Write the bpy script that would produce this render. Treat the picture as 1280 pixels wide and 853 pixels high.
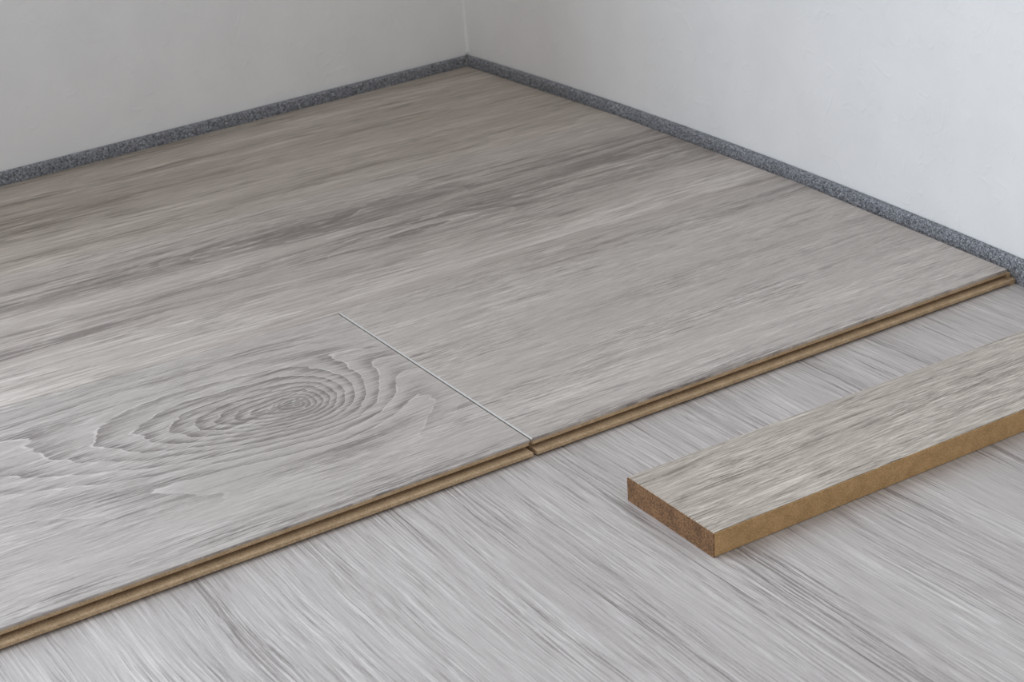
import bpy, bmesh, math
import numpy as np
from mathutils import Vector, Matrix

# ------------------------------------------------------------------ camera, world, lights, exposure
scene = bpy.context.scene
col = scene.collection
for o in list(bpy.data.objects):
    bpy.data.objects.remove(o, do_unlink=True)

cam_data = bpy.data.cameras.new('camera')
cam = bpy.data.objects.new('camera', cam_data); col.objects.link(cam)
cam.location = (-0.7280, -1.2414, 0.3958)
cam.rotation_euler = (1.14636, 0.06417, -0.57037)
cam_data.sensor_width = 36.0
cam_data.lens = 2200.06 / 1280 * 36.0
cam_data.clip_start = 0.02
cam_data.dof.use_dof = True
cam_data.dof.focus_distance = 0.86
cam_data.dof.aperture_fstop = 30
scene.camera = cam

world = bpy.data.worlds.new('world'); scene.world = world
world.use_nodes = True
wbg = world.node_tree.nodes['Background']
wbg.inputs[0].default_value = (0.99, 0.99, 0.995, 1)
wbg.inputs[1].default_value = 0.53

def area(name, loc, target, sx, sy, energy, color):
    d = bpy.data.lights.new(name, 'AREA'); d.shape = 'RECTANGLE'
    d.size, d.size_y, d.energy, d.color = sx, sy, energy, color
    o = bpy.data.objects.new(name, d); col.objects.link(o)
    o.location = loc
    o.rotation_euler = (Vector(target) - Vector(loc)).to_track_quat('-Z', 'Y').to_euler()
    return o
# daylight entering through the tall glazed door in the left wall, beyond the left edge of the frame
area('window_daylight', (-1.22, -0.10, 1.0), (-1.22, -1.5, 1.0), 1.20, 1.90, 27, (0.76, 0.87, 1.0))

vs = scene.view_settings
vs.view_transform = 'Standard'; vs.look = 'None'; vs.gamma = 1.0; vs.use_curve_mapping = False
vs.exposure = 0.30

# ------------------------------------------------------------------ node expression helper
class G:
    """builds shader math with python operators"""
    def __init__(s, name):
        s.mat = bpy.data.materials.new(name); s.mat.use_nodes = True
        s.nt = s.mat.node_tree; s.bsdf = s.nt.nodes['Principled BSDF']
        tc = s.nt.nodes.new('ShaderNodeTexCoord'); s.obj = tc.outputs['Object']
        sep = s.nt.nodes.new('ShaderNodeSeparateXYZ'); s.nt.links.new(s.obj, sep.inputs[0])
        s.x, s.y, s.z = (V(s, sep.outputs[i]) for i in range(3))
    def link(s, inp, v):
        if isinstance(v, V): s.nt.links.new(v.k, inp)
        elif hasattr(v, 'links'): s.nt.links.new(v, inp)
        else: inp.default_value = v
    def math(s, op, *a, clamp=False):
        n = s.nt.nodes.new('ShaderNodeMath'); n.operation = op; n.use_clamp = clamp
        for i, v in enumerate(a): s.link(n.inputs[i], v)
        return V(s, n.outputs[0])
    def vec(s, x, y, z=0.0):
        n = s.nt.nodes.new('ShaderNodeCombineXYZ')
        for i, v in enumerate((x, y, z)): s.link(n.inputs[i], v)
        return n.outputs[0]
    def noise(s, vec, scale=1.0, detail=2.0, rough=0.5, dist=0.0):
        n = s.nt.nodes.new('ShaderNodeTexNoise'); n.noise_dimensions = '3D'
        s.nt.links.new(vec, n.inputs['Vector'])
        n.inputs['Scale'].default_value = scale; n.inputs['Detail'].default_value = detail
        n.inputs['Roughness'].default_value = rough; n.inputs['Distortion'].default_value = dist
        return V(s, n.outputs['Fac'])
    def sstep(s, v, a, b, lo=0.0, hi=1.0):
        n = s.nt.nodes.new('ShaderNodeMapRange'); n.interpolation_type = 'SMOOTHSTEP'
        s.link(n.inputs[0], v)
        for i, q in enumerate((a, b, lo, hi)): s.link(n.inputs[i + 1], q)
        return V(s, n.outputs[0])
    def mix(s, f, a, b):
        n = s.nt.nodes.new('ShaderNodeMix'); n.data_type = 'RGBA'
        s.link(n.inputs[0], f)
        for i, c in ((6, a), (7, b)):
            if isinstance(c, tuple): n.inputs[i].default_value = (*c, 1)
            else: s.nt.links.new(c, n.inputs[i])
        return n.outputs[2]
    def bump(s, h, dist, strength=1.0):
        n = s.nt.nodes.new('ShaderNodeBump')
        n.inputs['Strength'].default_value = strength; n.inputs['Distance'].default_value = dist
        s.link(n.inputs['Height'], h)
        s.nt.links.new(n.outputs[0], s.bsdf.inputs['Normal'])
    def out(s, color, rough, spec=0.5):
        s.link(s.bsdf.inputs['Base Color'], (*color, 1) if isinstance(color, tuple) else color)
        s.link(s.bsdf.inputs['Roughness'], rough)
        s.bsdf.inputs['Specular IOR Level'].default_value = spec
        return s.mat
class V:
    def __init__(s, g, k): s.g, s.k = g, k
    def __add__(s, o): return s.g.math('ADD', s, o)
    __radd__ = __add__
    def __mul__(s, o): return s.g.math('MULTIPLY', s, o)
    __rmul__ = __mul__
    def __sub__(s, o): return s.g.math('SUBTRACT', s, o)
    def __rsub__(s, o): return s.g.math('SUBTRACT', o, s)
    def __truediv__(s, o): return s.g.math('DIVIDE', s, o)
    def __pow__(s, o): return s.g.math('POWER', s, o)

def srgb(r, g, b):
    f = lambda c: ((c / 255 + 0.055) / 1.055) ** 2.4 if c > 10 else c / 255 / 12.92
    return (f(r), f(g), f(b))

def wood(name, seed, light, mid, dark, along='x', knots=(), figure=0.5, band=0.5, fibre=0.6, fscale=1.0, flen=1.0, lines=0.62, gloss=0.42, relief=0.00012, bands=()):
    g = G(name)
    x, y = (g.x, g.y) if along == 'x' else (g.y, g.x)
    sv = float(seed) * 3.17
    # slow wander of the grain
    w1 = g.noise(g.vec(x * 4.0, y * 9.0, sv), 1, 2) - 0.5
    w2 = g.noise(g.vec(x * 22.0, y * 60.0, sv + 5), 1, 2) - 0.5
    wy = y + w1 * 0.012 + w2 * 0.0022
    H = wy * (0.65 if knots else 1.0)
    ringmask = None; knotdark = None; core = None
    for (kx, ky, ang, aL, aR, b, amp, kd) in knots:
        dx, dy = x - kx, (y + w1 * 0.004 + w2 * 0.0022) - ky
        ca, sa = math.cos(ang), math.sin(ang)
        u = dx * ca + dy * sa
        v = dy * ca - dx * sa
        us = g.math('MAXIMUM', u, 0.0) * (1 / aR) + g.math('MINIMUM', u, 0.0) * (1 / aL)
        vs_ = v * (1 / b)
        jag = g.noise(g.vec(x * 45, y * 150, sv + 9), 1, 3, 0.6) - 0.5
        r = g.math('SQRT', us * us + vs_ * vs_ + 0.0004) + jag * 0.11
        e = g.math('EXPONENT', r * -1.15)
        H = H + e * amp
        wy = wy + g.math('EXPONENT', r * r * -0.5) * vs_ * (b * -0.35)
        m = g.sstep(r, 1.5, 2.6, 1.0, 0.0) * min(1.0, kd * 1.2)
        ringmask = m if ringmask is None else g.math('MAXIMUM', ringmask, m)
        kdm = g.sstep(r, 0.05, 1.3, 1.0, 0.0) * kd
        knotdark = kdm if knotdark is None else g.math('MAXIMUM', knotdark, kdm)
        c_ = g.sstep(r, 0.10, 0.30, 1.0, 0.0) * kd
        core = c_ if core is None else g.math('MAXIMUM', core, c_)
    # cathedral figure: contours of a smooth, stretched height field
    field = H * 55.0 + (g.noise(g.vec(x * 2.6, wy * 16.0, sv + 2), 1, 1.5, 0.45) * (7.0 if ringmask is None else 7.0 - ringmask * 5.2)) + (g.noise(g.vec(x * 30, wy * 90, sv + 3), 1, 2, 0.6) * 0.55)
    saw = g.math('FRACT', field)
    ringd = g.sstep(saw, 0.0, 0.85, 1.0, 0.0)                         # dark side fading out
    ringl = g.sstep(saw, 0.90, 0.97) * g.sstep(saw, 0.97, 1.0, 1.0, 0.2)   # thin pale line
    brk = g.sstep(g.noise(g.vec(x * 24, wy * 130, sv + 4), 1, 2), 0.40, 0.62)
    fm = figure * g.sstep(g.noise(g.vec(x * 3.5, y * 14, sv + 8), 1, 1), 0.40, 0.66)
    if ringmask is not None: fm = g.math('MAXIMUM', fm, ringmask)
    # fibres: long thin dark and pale lines
    f = fscale
    n1 = g.noise(g.vec(x * 34 * f / flen, wy * 760 * f, sv), 1, 4, 0.68, 0.25)
    n1b = g.noise(g.vec(x * 95 * f / flen, wy * 1300 * f, sv + 11), 1, 3, 0.65, 0.3)
    n2 = g.noise(g.vec(x * 9 * f / flen, wy * 210 * f, sv + 1), 1, 4, 0.65)
    gr = g.noise(g.vec(x * 520, y * 1500, sv + 17), 1, 2, 0.6)
    n3 = g.noise(g.vec(x * 1.8, wy * 30, sv + 6), 1, 2, 0.55)
    lw = g.noise(g.vec(x * 4.5 * f / flen, wy * 130 * f, sv + 23), 1, 2, 0.55) * 9.0 + (n1 - 0.5) * 0.5
    gl = g.math('FRACT', lw)
    gld = g.sstep(gl, 0.0, 0.10) * g.sstep(gl, 0.10, 0.34, 1.0, 0.0)
    gll = g.sstep(gl, 0.80, 0.90) * g.sstep(gl, 0.90, 1.0, 1.0, 0.0)
    patch = g.sstep(g.noise(g.vec(x * 14, y * 40, sv + 21), 1, 2), 0.3, 0.7, 0.55, 1.25)
    tone = (n3 - 0.5) * (1.6 * band) + (n2 - 0.5) * (1.5 * fibre) * patch + (n1 - 0.5) * (2.3 * fibre) * patch + (gr - 0.5) * (0.5 * fibre) + 0.55 + (gll * 0.45 - gld * 0.62) * (lines * fibre if ringmask is None else (1.0 - ringmask * 0.75) * (lines * fibre)) * patch
    tone = tone - fm * ringd * 0.36
    for (y0, hw, amt) in bands:
        tone = tone - g.math('EXPONENT', g.math('POWER', (wy - y0) * (1 / hw), 2.0) * -1.0) * amt * (g.noise(g.vec(x * 3, wy * 40, sv + 13), 1, 2) * 1.6)
    if knotdark is not None: tone = tone - knotdark * 0.30 - core * 0.28
    tone = g.math('ADD', tone, 0.0, clamp=True)
    c = g.mix(g.sstep(tone, 0.0, 0.5), dark, mid)
    c = g.mix(g.sstep(tone, 0.5, 1.0), c, light)
    pal = tuple(min(1, q * 1.15) for q in light)
    c = g.mix(g.sstep(n1b, 0.52, 0.66) * (0.9 * fibre) * patch, c, pal)
    c = g.mix(g.sstep(n1b, 0.34, 0.47, 1.0, 0.0) * (0.8 * fibre) * patch, c, tuple(q * 0.8 for q in dark))
    lm = fm * 0.25 if ringmask is None else g.math('MAXIMUM', ringmask, fm * 0.25)
    if core is not None:
        crk = g.noise(g.vec(x * 130, y * 300, sv + 31), 1, 1) - 0.5
        ck = g.math('ABSOLUTE', crk)
        c = g.mix(g.sstep(ck, 0.0, 0.022, 1.0, 0.0) * core * 0.8, c, pal)
    c = g.mix(ringl * brk * lm * 0.6, c, pal)
    g.bump(n1 * 0.6 + n2 * 0.4 + n1b * 0.5, relief, 0.7)
    return g.out(c, gloss + (n1 - 0.5) * 0.2, 0.45)

def mdf(name, a, b, speck=0.5, scale=1.0):
    g = G(name)
    n = g.noise(g.obj, 1400 * scale, 2, 0.7)
    m = g.noise(g.obj, 160, 2, 0.5)
    c = g.mix(g.sstep(n * 0.7 + m * 0.3, 0.36, 0.64), a, b)
    s = g.noise(g.obj, 2300 * scale, 1, 0.5)
    c = g.mix(g.sstep(s, 0.64, 0.72) * speck, c, tuple(min(1, q * 1.6) for q in b))
    g.bump(n, 0.00012, 0.6)
    return g.out(c, 0.8, 0.25)

def plaster(name, colr):
    g = G(name)
    n = g.noise(g.obj, 150, 4, 0.6)
    m = g.noise(g.obj, 26, 3, 0.55)
    k = g.noise(g.obj, 60, 2, 0.5, 1.5)
    c = g.mix(g.sstep(m, 0.3, 0.7), colr, tuple(q * 0.965 for q in colr))
    g.bump(n * 0.25 + m * 0.8 + g.sstep(k, 0.54, 0.74) * 0.32, 0.0011, 0.5)
    return g.out(c, 0.85, 0.25)

def foam(name):
    g = G(name)
    n = g.noise(g.obj, 620, 4, 0.75)
    v = g.noise(g.obj, 1100, 1, 0.6)
    c = g.mix(g.sstep(n, 0.36, 0.62), srgb(74, 76, 80), srgb(150, 152, 158))
    c = g.mix(g.sstep(v, 0.58, 0.68), c, srgb(205, 207, 212))
    g.bump(n * 0.7 + v * 0.5, 0.0012, 1.0)
    return g.out(c, 0.75, 0.35)

M = {}
M['row_back'] = wood('oak_decor_back', 1, srgb(199, 189, 178), srgb(171, 160, 149), srgb(122, 111, 101), figure=0.6, band=0.75, fibre=0.62, fscale=0.42, flen=1.3)
M['row_mid'] = wood('oak_decor_middle', 2, srgb(202, 193, 185), srgb(170, 160, 152), srgb(118, 110, 104), figure=0.7, band=0.75, fibre=0.55, fscale=0.55, flen=1.3,
                    knots=[(-.2793, -.2476, -0.03, .05, .06, .012, .03, 0.5), (-.235, -.305, -0.02, .03, .04, .008, .02, 0.35)],
                    bands=[(-.262, .035, .17), (-.372, .018, -.20)])
M['row_front_right'] = wood('oak_decor_right', 3, srgb(203, 194, 186), srgb(173, 164, 157), srgb(126, 117, 111), figure=0.28, band=0.4, fibre=0.56, flen=1.2, bands=[(-.404, .014, .16), (-.47, .03, .05)])
M['row_front_left'] = wood('oak_decor_knot', 4, srgb(200, 192, 186), srgb(170, 162, 156), srgb(118, 110, 106), figure=0.18, band=0.35, fibre=0.52, flen=1.3, bands=[(-.398, .016, .15)],
                           knots=[(-.4035, -.4816, -0.16, .100, .037, .037, .26, 0.85)])
M['strip'] = wood('oak_decor_strip', 5, srgb(206, 196, 184), srgb(170, 159, 147), srgb(108, 98, 89), figure=0.15, band=0.3, fibre=0.72, fscale=1.05, flen=1.3, relief=0.0002)
M['floor'] = wood('oak_floor', 6, srgb(205, 199, 195), srgb(178, 171, 167), srgb(126, 118, 114), along='y', figure=0.3, band=0.45, fibre=0.60, fscale=0.95, flen=2.8, lines=0.5, relief=0.0002)
M['core'] = mdf('fibreboard', srgb(164, 139, 109), srgb(198, 172, 140), 0.3)
M['core_strip'] = mdf('fibreboard_strip', srgb(166, 132, 90), srgb(196, 160, 114), 0.3)
M['core_end'] = mdf('fibreboard_sawn', srgb(84, 60, 41), srgb(136, 102, 72), 0.8, 0.7)
M['plaster_l'] = plaster('plaster', srgb(235, 234, 233))
M['foam'] = foam('grey_foam')
g = G('sealant'); M['sealant'] = g.out(srgb(238, 238, 236), 0.6)
g = G('pale_edge'); nn = g.noise(g.obj, 500, 2); M['edge'] = g.out(g.mix(nn, srgb(170, 166, 161), srgb(192, 189, 184)), 0.6)
g = G('white_frame'); M['frame'] = g.out(srgb(235, 235, 235), 0.4)

# ------------------------------------------------------------------ mesh helpers
def obj(name, bm, mat, parent=None, smooth=False, shift=(0, 0, 0)):
    me = bpy.data.meshes.new(name)
    bmesh.ops.recalc_face_normals(bm, faces=bm.faces[:])
    bm.to_mesh(me); bm.free()
    if smooth:
        for p in me.polygons: p.use_smooth = True
    me.materials.append(mat)
    o = bpy.data.objects.new(name, me); col.objects.link(o)
    if parent is not None:
        o.parent = parent
        o.matrix_parent_inverse = Matrix.Translation(-Vector(shift))
    return o
def tag(o, label, cat, group=None):
    o['label'] = label; o['category'] = cat
    if group: o['group'] = group
    return o
def struct(o, label=None):
    o['kind'] = 'structure'
    if label: o['label'] = label
    return o
def empty(name, loc=(0, 0, 0), rz=0):
    o = bpy.data.objects.new(name, None); col.objects.link(o)
    o.empty_display_size = 0.02; o.location = loc; o.rotation_euler = (0, 0, rz)
    return o
def loft(bm, rings, closed=True):
    """rings: equal-length point lists; a closed section swept along them, both ends capped"""
    vv = [[bm.verts.new(p) for p in r] for r in rings]
    n = len(rings[0])
    for a, b in zip(vv, vv[1:]):
        for i in range(n if closed else n - 1):
            j = (i + 1) % n
            bm.faces.new((a[i], a[j], b[j], b[i]))
    bm.faces.new(vv[0]); bm.faces.new(vv[-1][::-1])
def box(bm, x0, x1, y0, y1, z0, z1):
    c = [bm.verts.new((x, y, z)) for x in (x0, x1) for y in (y0, y1) for z in (z0, z1)]
    for f in ((0, 1, 3, 2), (4, 6, 7, 5), (0, 4, 5, 1), (2, 3, 7, 6), (0, 2, 6, 4), (1, 5, 7, 3)):
        bm.faces.new([c[i] for i in f])

# ------------------------------------------------------------------ plan of the room corner (metres; plank tops at z = 0)
T = 0.0083                                   # plank thickness, the old floor lies at z = -T
def poly(pts, deg, lo, hi):
    a = np.array(pts); c = np.polyfit(a[:, 0], a[:, 1], deg); d = np.polyder(c)
    def f(t):
        q = min(max(t, lo), hi)
        return float(np.polyval(c, q) + np.polyval(d, q) * (t - q))
    return f
left_edge = poly([(-.4118, -.017), (-.2864, -.0112), (-.1202, .0035), (-.0013, .0084)], 2, -.45, .02)       # y of the planks' edge at the left wall
right_edge = poly([(.0084, -.0013), (-.1208, .0056), (-.1813, .0087), (-.2981, .0087), (-.391, .0064), (-.4258, .0062), (-.5182, .0011), (-.5907, -.0043)], 2, -.61, .02)   # x at the right wall
seam_b = poly([(-.5281, -.3817), (-.4399, -.387), (-.3308, -.3894), (-.1804, -.3945), (.0051, -.3925)], 2, -.55, .02)
seam_a = lambda x: -0.195
front = lambda x: -0.593
JX = -0.3311                                 # butt joint of the front row

# ------------------------------------------------------------------ setting: floor, walls, window
bm = bmesh.new(); box(bm, -3.6, 0.25, -3.2, 0.25, -T - 0.02, -T)
struct(obj('floor', bm, M['floor']), 'pale grey wood-grain floor beneath the laid planks')

FT = 0.0047                                  # foam thickness
def foam_gap_r(y): return 0.0016 + 0.0024 * min(1, max(0, -y / 0.6))
fx = lambda y: right_edge(y) + foam_gap_r(y)         # front face of the right foam strip
fy = lambda x: left_edge(x) + 0.0016
cx, cy = 0.0, 0.0
for _ in range(30): cx, cy = fx(cy), fy(cx)          # inner corner of the two foam strips
wx = lambda y: fx(y) + FT
wy_ = lambda x: fy(x) + FT
wcx, wcy = 0.0, 0.0
for _ in range(30): wcx, wcy = wx(wcy), wy_(wcx)     # corner of the walls

# right wall follows the foam strip, a 12 cm thick shell
ys = [wcy + 0.12] + [wcy - (0.66 * i / 12) for i in range(13)] + [-1.6, -3.0]
bm = bmesh.new()
loft(bm, [[(wx(y), y, -T), (wx(y) + 0.12, y, -T), (wx(y) + 0.12, y, 2.6), (wx(y), y, 2.6)] for y in ys])
struct(obj('wall_right', bm, M['plaster_l']), 'white plastered wall catching the daylight')

# left wall, with a window opening far to the left of the frame
WX0, WX1, WZ0, WZ1 = -1.86, -0.58, 0.02, 2.02
bm = bmesh.new()
def wall_piece(xa, xb, za, zb, n=1):
    xs = [xa + (xb - xa) * i / n for i in range(n + 1)]
    loft(bm, [[(x, wy_(x), za), (x, wy_(x) + 0.12, za), (x, wy_(x) + 0.12, zb), (x, wy_(x), zb)] for x in xs])
wall_piece(-3.5, WX0, -T, 2.6); wall_piece(WX0, WX1, -T, WZ0); wall_piece(WX0, WX1, WZ1, 2.6)
wall_piece(WX1, wcx, -T, 2.6, 12)
struct(obj('wall_left', bm, M['plaster_l']), 'white plastered wall in softer grey shade')

wroot = empty('window_1', (0, 0, 0)); struct(wroot, 'white framed window in the left wall')
def frame_bar(xa, xb, za, zb):
    b = bmesh.new()
    loft(b, [[(x, wy_(x) + 0.03, za), (x, wy_(x) + 0.08, za), (x, wy_(x) + 0.08, zb), (x, wy_(x) + 0.03, zb)] for x in (xa, xb)])
    obj('window_frame', b, M['frame'], wroot)
frame_bar(WX0, WX0 + 0.05, WZ0, WZ1); frame_bar(WX1 - 0.05, WX1, WZ0, WZ1)
frame_bar(WX0 + 0.05, WX1 - 0.05, WZ0, WZ0 + 0.05); frame_bar(WX0 + 0.05, WX1 - 0.05, WZ1 - 0.05, WZ1)

# thin bead of sealant down the inner corner of the walls
bm = bmesh.new()
ring = lambda z: [(wcx - 0.0006 + 0.0016 * math.cos(a), wcy - 0.0006 + 0.0016 * math.sin(a), z) for a in [i * math.tau / 10 for i in range(10)]]
loft(bm, [ring(0.0080), ring(0.012), ring(1.3), ring(2.6)])
struct(obj('trim_1', bm, M['sealant'], smooth=True), 'thin pale sealant bead in the wall corner')

# ------------------------------------------------------------------ foam expansion strips along both walls
FZ = 0.0078                                  # height above the planks at the corner; hand-cut, so it varies along the walls
top_r = lambda y: -0.0017 * min(1, max(0, -y / 0.6))
top_l = lambda x: 0.0010 * min(1, max(0, -x / 0.42))
def foam_section(n=6):
    """(depth from the front face, z): upright band with softly rounded top edges"""
    pts = [(0.0, -T), (FT, -T)]
    r = 0.0018
    pts += [(FT - r * 0.4 * (1 - math.cos(a)), FZ - r * 0.4 + r * 0.4 * math.sin(a)) for a in (0, math.pi / 4, math.pi / 2)]
    pts += [(r - r * math.sin(a), FZ - r + r * math.cos(a)) for a in (0, math.pi / 8, math.pi / 4, 3 * math.pi / 8, math.pi / 2)]
    return pts
sec = foam_section()
bm = bmesh.new(); rings = []
y_end = -1.5
for i in range(41):
    t = i / 40; r = []
    for d, z in sec:
        y0 = cy + d - 0.0004                        # mitred at the corner
        y = y0 + (y_end - y0) * (t ** 1.3)
        r.append((fx(y) + d - 0.00005, y, z + (top_r(y) if z > 0 else 0)))
    rings.append(r)
loft(bm, rings)
tag(obj('foam_strip', bm, M['foam']), 'speckled grey foam strip along the bright wall where the plank ends', 'foam strip')
bm = bmesh.new(); rings = []
for i in range(41):
    t = i / 40; r = []
    for d, z in sec:
        x0 = cx + d - 0.0010
        x = x0 + (-2.2 - x0) * (t ** 1.6)
        r.append((x, fy(x) + d - 0.00005, z + (top_l(x) if z > 0 else 0)))
    rings.append(r)
loft(bm, rings)
tag(obj('foam_strip', bm, M['foam']), 'dark grey foam strip behind the rearmost plank, along its length', 'foam strip')
# dab of pale sealant where the foam strips meet
bm = bmesh.new()
M['dab'] = G('sealant_dab').out(srgb(150, 148, 145), 0.7)
ring = lambda z: [(cx - 0.0004 + 0.0007 * math.cos(a), cy - 0.0002 + 0.0007 * math.sin(a), z) for a in [i * math.tau / 8 for i in range(8)]]
loft(bm, [ring(-T), ring(0.0), ring(0.0062)])
tag(obj('sealant_dab', bm, M['dab'], smooth=True), 'small pale sealant dab in the foam strip corner', 'sealant')

# ------------------------------------------------------------------ laminate planks
DL = 0.0012                                  # decor layer
LIP, G0, G1, GD = 0.0037, 0.0031, 0.0052, 0.0040
def plank(label, mat, yf, yb, xl, xr, xs_u, tongue=False, bevel_left=False, core_trim=0.0, lift=0.0, decor_end=0.0):
    """yf/yb: y of front and back edge as functions of x; xl/xr: x of both ends as functions of y"""
    root = empty('laminate_plank', ((xl(-.4) + xr(-.4)) / 2, (yf(-.4) + yb(-.4)) / 2, -T))
    off = Vector(root.location)
    def sweep(section, x0, x1):
        """section entries: ('f' or 'b', inward offset, z)"""
        rings = []
        for u in xs_u:
            r = []
            for side, d, z in section:
                xa = x0(yf(-.4)) + (x1(yf(-.4)) - x0(yf(-.4))) * u
                yy = yf(xa) + d if side == 'f' else yb(xa) - d
                xx = x0(yy) + (x1(yy) - x0(yy)) * u
                yy = yf(xx) + d if side == 'f' else yb(xx) - d
                r.append(Vector((xx, yy, z)))
            rings.append(r)
        return rings
    g_ = 0.0001
    L = lift
    dec = [('f', g_, -DL), ('f', g_, L - 0.00035), ('f', g_ + .00012, L - 0.0001), ('f', g_ + .0004, L),
           ('b', g_ + .0003, L), ('b', g_ + .00008, L - 0.0001), ('b', g_, L - 0.0003), ('b', g_, -DL)]
    bm = bmesh.new()
    loft(bm, sweep(dec, xl, xr))
    obj('decor_surface', bm, mat, root, shift=off)
    if bevel_left:                               # pale rounded edge along the butt joint
        bm = bmesh.new(); rings = []
        for k in range(9):
            y = yf(JX) + g_ + (yb(JX) - yf(JX) - 2 * g_) * k / 8
            x0 = xl(y)
            rings.append([Vector(p) for p in ((x0, y, L - .0008), (x0 - .0006, y, L - .0007), (x0 - .0006, y, L - .0005), (x0 - .00035, y, L - .00015), (x0, y, L + .00002))])
        loft(bm, rings)
        obj('edge_bevel', bm, M['edge'], root, shift=off)
    core = [('f', g_, -DL), ('f', g_, -G0 + .0002), ('f', g_ + .0002, -G0), ('f', GD, -G0), ('f', GD + .0004, -(G0 + G1) / 2), ('f', GD, -G1),
            ('f', -LIP + .0003, -G1), ('f', -LIP, -G1 - .0003), ('f', -LIP, -T + .0012), ('f', -LIP + .0040, -T),
            ('b', 0.0046, -T), ('b', 0.0046, -0.0046), ('b', g_, -0.0046), ('b', g_, -DL)]
    bm = bmesh.new()
    loft(bm, sweep(core, xl, (lambda y: xr(y) - core_trim)))
    obj('fibreboard_core', bm, M['core'], root, shift=off)
    if tongue:                                   # milled tongue on the short end, towards the foam
        bm = bmesh.new()
        rings = []
        for k in range(9):
            y = yf(0) + 0.0002 + (yb(0) - yf(0) - 0.005) * k / 8
            e = xr(y); w = min(0.0034, fx(y) - e - 0.0004)
            rings.append([Vector(p) for p in ((e - .0001, y, -.0026), (e + w - .0004, y, -.0026), (e + w, y, -.003), (e + w, y, -T + .0003), (e + w - .0003, y, -T), (e - .0001, y, -T))])
        loft(bm, rings)
        y0, y1 = yf(0) - LIP, yf(0) + 0.0001
        e = xr(yf(0))
        w = min(0.0034, fx(y0) - e - 0.0004)
        loft(bm, [[Vector(p) for p in ((e - .0006, y, -G1), (e + w, y, -G1), (e + w, y, -T), (e - .0006, y, -T))] for y in (y0, y1)])
        obj('tongue', bm, M['core'], root, shift=off)
    tag(root, label, 'floor plank')
    return root

U = [1 - (1 - i / 40) ** 1.7 for i in range(41)]
plank('greige plank of the rearmost row, scribed against the dark foam strip', M['row_back'], seam_a, left_edge, lambda y: -1.42, right_edge, U, tongue=True)
plank('full-length grey oak plank with dark band, between rearmost row and jointed row', M['row_mid'], seam_b, seam_a, lambda y: -1.58, right_edge, U, tongue=True)
plank('pale grey plank with large swirling knot, open groove along its front', M['row_front_left'], front, seam_b, lambda y: -1.72, lambda y: JX - 0.0008, U, core_trim=0.0009)
plank('straight-grained grey plank without knot, running from butt joint to the bright wall', M['row_front_right'], front, seam_b, lambda y: JX + 0.0007, right_edge,
      [i / 30 for i in range(31)], tongue=True, bevel_left=True, lift=0.0004)

# ------------------------------------------------------------------ loose cut strip on the old floor
SW, SH, SL = 0.0641, 0.0122, 0.305
root = empty('board_offcut', (-0.3215, -0.6589, -T), -0.0138)
bm = bmesh.new()
loft(bm, [[(x, -SW, SH - .0004), (x, -SW, .0004), (x, -SW + .0007, 0), (x, -.0007, 0), (x, 0, .0004), (x, 0, SH - .0004)] for x in (0.0006, SL)])
obj('fibreboard_core', bm, M['core_strip'], root)
bm = bmesh.new(); box(bm, 0, 0.0006, -SW, 0, 0.0, SH - 0.0004)
e_ = obj('sawn_end', bm, M['core_end'], root); e_['label'] = 'darker speckled sawn end'
bm = bmesh.new(); box(bm, 0.0007, SL, -SW + 0.0005, -0.0003, SH - 0.0004, SH)
obj('decor_surface', bm, M['strip'], root)
tag(root, 'narrow thick offcut with grey oak top and bare brown sides, lying loose', 'board')
